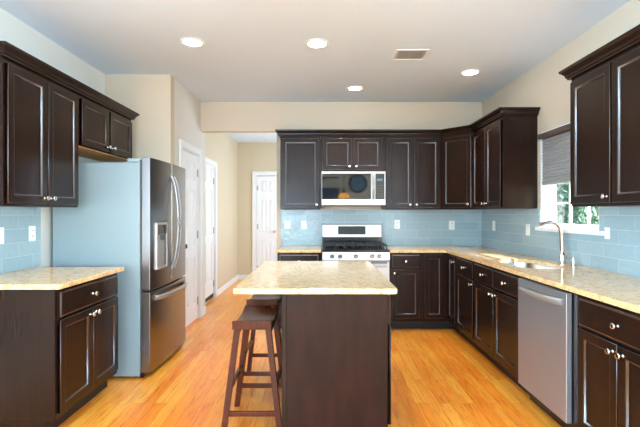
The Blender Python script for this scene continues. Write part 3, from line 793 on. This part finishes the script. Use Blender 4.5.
def faucet():
    t = thing('kitchen_faucet', 'chrome single-lever faucet with a curved spout behind the sink', 'faucet', (1.972, 3.47, CZ1+.0005))
    bm = bmesh.new(); lathe(bm, [(.030, 0), (.030, .008), (.024, .014), (.022, .10), (.019, .115)]); obj('base', bm, 'chrome', t, smooth=True)
    bm = bmesh.new(); pts = [(0, 0, .10), (-.001, 0, .18), (-.006, 0, .25)]
    for k in range(1, 9):
        a = k/8*math.radians(100); pts.append((-.008-.085*(1-math.cos(a)), 0, .255+.085*math.sin(a)))
    pts += [(-.14, 0, .333), (-.18, 0, .318)]
    rr = [.017]*3+[.0165, .016, .0155, .015, .0145, .014, .014, .014, .016, .018]
    tube(bm, pts, rr, 16, up=(0, 1, 0)); obj('spout', bm, 'chrome', t, smooth=True)
    bm = bmesh.new(); tube(bm, [(0, -.018, .085), (-.004, -.035, .088), (-.012, -.08, .070), (-.018, -.115, .055)], [.014, .011, .008, .007], 12); obj('lever', bm, 'chrome', t, smooth=True)
    t = thing('soap_dispenser', 'small chrome soap dispenser beside the faucet', 'soap dispenser', (1.985, 3.335, CZ1+.0005))
    bm = bmesh.new(); lathe(bm, [(.020, 0), (.020, .006), (.010, .012), (.009, .05), (.013, .054), (.013, .066)]); obj('pump', bm, 'chrome', t, smooth=True)
    bm = bmesh.new(); tube(bm, [(-.0, 0, .06), (-.03, 0, .064), (-.06, 0, .056)], .005, 10); obj('nozzle', bm, 'chrome', t, smooth=True)
faucet()

# ------------------------------------------------------------------ island
def island():
    y0, y1, xl, xr_ = 2.36, 3.62, -.212, .378
    t = thing('kitchen_island', 'dark cherry wood kitchen island base under the cream granite slab', 'kitchen island', (xr_, y0, 0), LFT)
    W, D = y1-y0, xr_-xl
    obj('cabinet_body', B((.02, W, 0, D, .105, .8835)), 'wood', t, .001)
    obj('toe_kick', B((.03, W-.01, .075, D-.01, 0, .1045)), 'toe', t)
    obj('end_panel', B((0, .0195, .012, D-.022, .0, .8835)), 'island', t, .001)
    obj('corner_post', B((-.004, .0195, D-.0215, D+.004, 0, .8835)), 'wood', t, .002)
    n = 3; w_ = (W-.04)/n
    for k in range(n):
        a = .02+k*w_+.012; b = .02+(k+1)*w_-.006
        door(t, a, b, .14, .692, 'tr' if k % 2 == 0 else 'tl'); drawer(t, a, b)
island()

# ------------------------------------------------------------------ stools
def stool(label, x, y, rz):
    t = thing('bar_stool', label, 'stool', (x, y, 0), rz, 'saddle seat stools at the island')
    hx, hy, zt = .116, .218, .648
    # saddle seat: curved along y
    bm = bmesh.new(); n = 20; top = []; bot = []
    for k in range(n+1):
        v = -1+2*k/n; y_ = hy*v; zz = zt+.020+.030*abs(v)**2.2
        row = []; brow = []
        for q in range(9):
            u = -1+2*q/8; row.append(bm.verts.new((hx*u, y_, zz-.004*(1-u*u)-(.004 if abs(u) == 1 else 0)))); brow.append(bm.verts.new((hx*u, y_, zt-.006)))
        top.append(row); bot.append(brow)
    for k in range(n):
        for q in range(8):
            bm.faces.new((top[k][q], top[k][q+1], top[k+1][q+1], top[k+1][q])); bm.faces.new((bot[k][q], bot[k+1][q], bot[k+1][q+1], bot[k][q+1]))
        bm.faces.new((top[k][0], top[k+1][0], bot[k+1][0], bot[k][0])); bm.faces.new((top[k][8], bot[k][8], bot[k+1][8], top[k+1][8]))
    for q in range(8):
        bm.faces.new((top[0][q], bot[0][q], bot[0][q+1], top[0][q+1])); bm.faces.new((top[n][q], top[n][q+1], bot[n][q+1], bot[n][q]))
    obj('seat', bm, 'stool', t, .003, smooth=True)
    ftx, fty, ttx, tty = .170, .212, .092, .178
    def at(z): f = z/zt; return ftx+(ttx-ftx)*f, fty+(tty-fty)*f
    for sx in (-1, 1):
        for sy in (-1, 1):
            bm = bmesh.new(); skewbar(bm, (sx*ftx, sy*fty, 0), (sx*ttx, sy*tty, zt+.002), .034, .034); obj('leg', bm, 'stool', t, .002)
    for sy in (-1, 1):
        ax, ay = at(.14); obj('stretcher', B((-ax+.017, ax-.017, sy*ay-.010, sy*ay+.010, .128, .156)), 'stool', t, .002)
    for sx in (-1, 1):
        ax, ay = at(.28); obj('stretcher', B((sx*ax-.010, sx*ax+.010, -ay+.017, ay-.017, .268, .296)), 'stool', t, .002)
        ax, ay = at(.61); obj('apron', B((sx*ax-.009, sx*ax+.009, -ay+.017, ay-.017, .60, .638)), 'stool', t, .001)
stool('reddish-brown wooden stool with a saddle seat, the nearer of the two at the island', -.405, 2.72, 0)
stool('reddish-brown wooden stool with a saddle seat, the farther one half hidden behind the other', -.43, 3.345, 0)

# ------------------------------------------------------------------ ceiling
def can(label, x, y, power=24):
    t = thing('recessed_light', label, 'ceiling light', (x, y, CEIL), 0, 'recessed ceiling lights')
    bm = bmesh.new(); seg = 32; rs = []
    for r, z in ((.098, -.0005), (.098, -.004), (.076, -.009), (.072, -.003)):
        rs.append([bm.verts.new((r*math.cos(2*PI*k/seg), r*math.sin(2*PI*k/seg), z)) for k in range(seg)])
    for a, b in zip(rs, rs[1:]+rs[:1]):
        for k in range(seg): bm.faces.new((a[k], a[(k+1) % seg], b[(k+1) % seg], b[k]))
    obj('trim_ring', bm, 'white', t, smooth=True)
    bm = bmesh.new(); lathe(bm, [(.0715, -.006), (.0715, -.0025)], None, 32); obj('lens', bm, 'lamp', t)
    d = bpy.data.lights.new('recessed_light_beam', 'SPOT'); o = bpy.data.objects.new('recessed_light_beam', d); C.objects.link(o)
    d.energy = power; d.spot_size = math.radians(118); d.spot_blend = .9; d.shadow_soft_size = .07; d.color = (1, .95, .86)
    o.parent = t; o.location = (0, 0, -.012)
can('recessed light at the left of the ceiling', -1.057, 3.51)
can('recessed light in the middle of the ceiling nearest the camera', -.03, 3.54)
can('recessed light on the ceiling closest to the back wall', .39, 4.80)
can('recessed light at the right of the ceiling near the right wall', 1.50, 4.26)
def vent():
    t = thing('ceiling_vent', 'white louvred air vent on the ceiling', 'vent', (.80, 3.79, CEIL))
    a, b = .145, .125
    obj('frame', B((-a, a, -b, -b+.022, -.008, -.0005), (-a, a, b-.022, b, -.008, -.0005), (-a, -a+.022, -b+.022, b-.022, -.008, -.0005), (a-.022, a, -b+.022, b-.022, -.008, -.0005)), 'white', t, .002)
    obj('backing', B((-a+.022, a-.022, -b+.022, b-.022, -.0015, -.0006)), 'gasket', t)
    for k in range(11):
        x = -a+.034+k*(2*a-.068)/10; bm = bmesh.new()
        prism(bm, [(x-.0065, -.0065), (x-.0055, -.0075), (x+.0055, -.0030), (x+.0045, -.002)], 'y', -b+.0225, b-.0225); obj('louvre', bm, 'white', t)
vent()

# ------------------------------------------------------------------ behind the camera, seen mirrored in the microwave door
def rear_things():
    t = thing('pendant_lamp', 'amber glass pendant lamp mirrored in the microwave door', 'lamp', (.62, -1.2, 1.72))
    bm = bmesh.new(); lathe(bm, [(.155, 0), (.150, .05), (.12, .10), (.055, .13), (.03, .135)], None, 32); obj('lamp_shade', bm, 'amber', t, smooth=True)
    bm = bmesh.new(); lathe(bm, [(.035, .1355), (.045, .17), (.03, .22), (.012, .25)], None, 20); cyl(bm, (0, 0, .25), (0, 0, CEIL-1.72-.03), .006); lathe(bm, [(.06, CEIL-1.72-.03), (.05, CEIL-1.72-.001)]); obj('stem', bm, 'bronze', t, smooth=True)
    t = thing('wall_clock', 'round dark wall clock mirrored in the microwave door', 'clock', (1.2, RY+.002, 2.27), PI)
    bm = bmesh.new(); rot = Matrix.Rotation(PI/2, 4, 'X')
    lathe(bm, [(.30, 0), (.30, .02), (.28, .035), (.255, .03), (.25, .012), (.01, .0118)], rot, 48); obj('frame', bm, 'toe', t, smooth=True)
    bm = bmesh.new(); lathe(bm, [(.249, .0122), (.249, .014)], rot, 48); obj('dial', bm, mat('slate_blue_dial', (120, 142, 156), .5), t)
    bm = bmesh.new()
    for k in range(12):
        a = k*PI/6; v = box(bm, -.006, .006, -.0165, -.0145, .19, .235); bmesh.ops.rotate(bm, verts=v, cent=(0, 0, 0), matrix=Matrix.Rotation(a, 3, 'Y'))
    obj('hour_marks', bm, 'toe', t)
    for a, l in ((.6, .13), (-.9, .19)):
        bm = bmesh.new(); v = box(bm, -.007, .007, -.020, -.018, -.02, l); bmesh.ops.rotate(bm, verts=v, cent=(0, 0, 0), matrix=Matrix.Rotation(a, 3, 'Y')); obj('hand', bm, 'toe', t)
    t = thing('picture', 'dark framed picture mirrored at the left of the microwave door', 'picture', (.30, RY+.002, 1.96), PI)
    obj('frame', B((-.28, .28, -.03, 0, -.17, .17)), 'toe', t, .004); obj('canvas', B((-.25, .25, -.033, -.0305, -.14, .14)), mat('dusky_blue_canvas', (60, 84, 104), .5), t)
    t = thing('ceiling_fan', 'dark bladed ceiling fan mirrored at the top left of the microwave door', 'fan', (-.15, -2.2, 2.35))
    bm = bmesh.new(); lathe(bm, [(.06, -.05), (.10, -.02), (.10, .05), (.03, .08), (.015, .09), (.015, CEIL-2.35-.03), (.06, CEIL-2.35-.025), (.06, CEIL-2.35-.001)]); obj('motor', bm, 'bronze', t, smooth=True)
    for k in range(5):
        bm = bmesh.new(); v = box(bm, .10, .66, -.06, .06, -.004, .006); bmesh.ops.rotate(bm, verts=v, cent=(0, 0, 0), matrix=Matrix.Rotation(.2, 3, 'X'))
        bmesh.ops.rotate(bm, verts=bm.verts, cent=(0, 0, 0), matrix=Matrix.Rotation(k*2*PI/5+.1, 3, 'Z')); obj('blade', bm, 'toe', t)
rear_things()
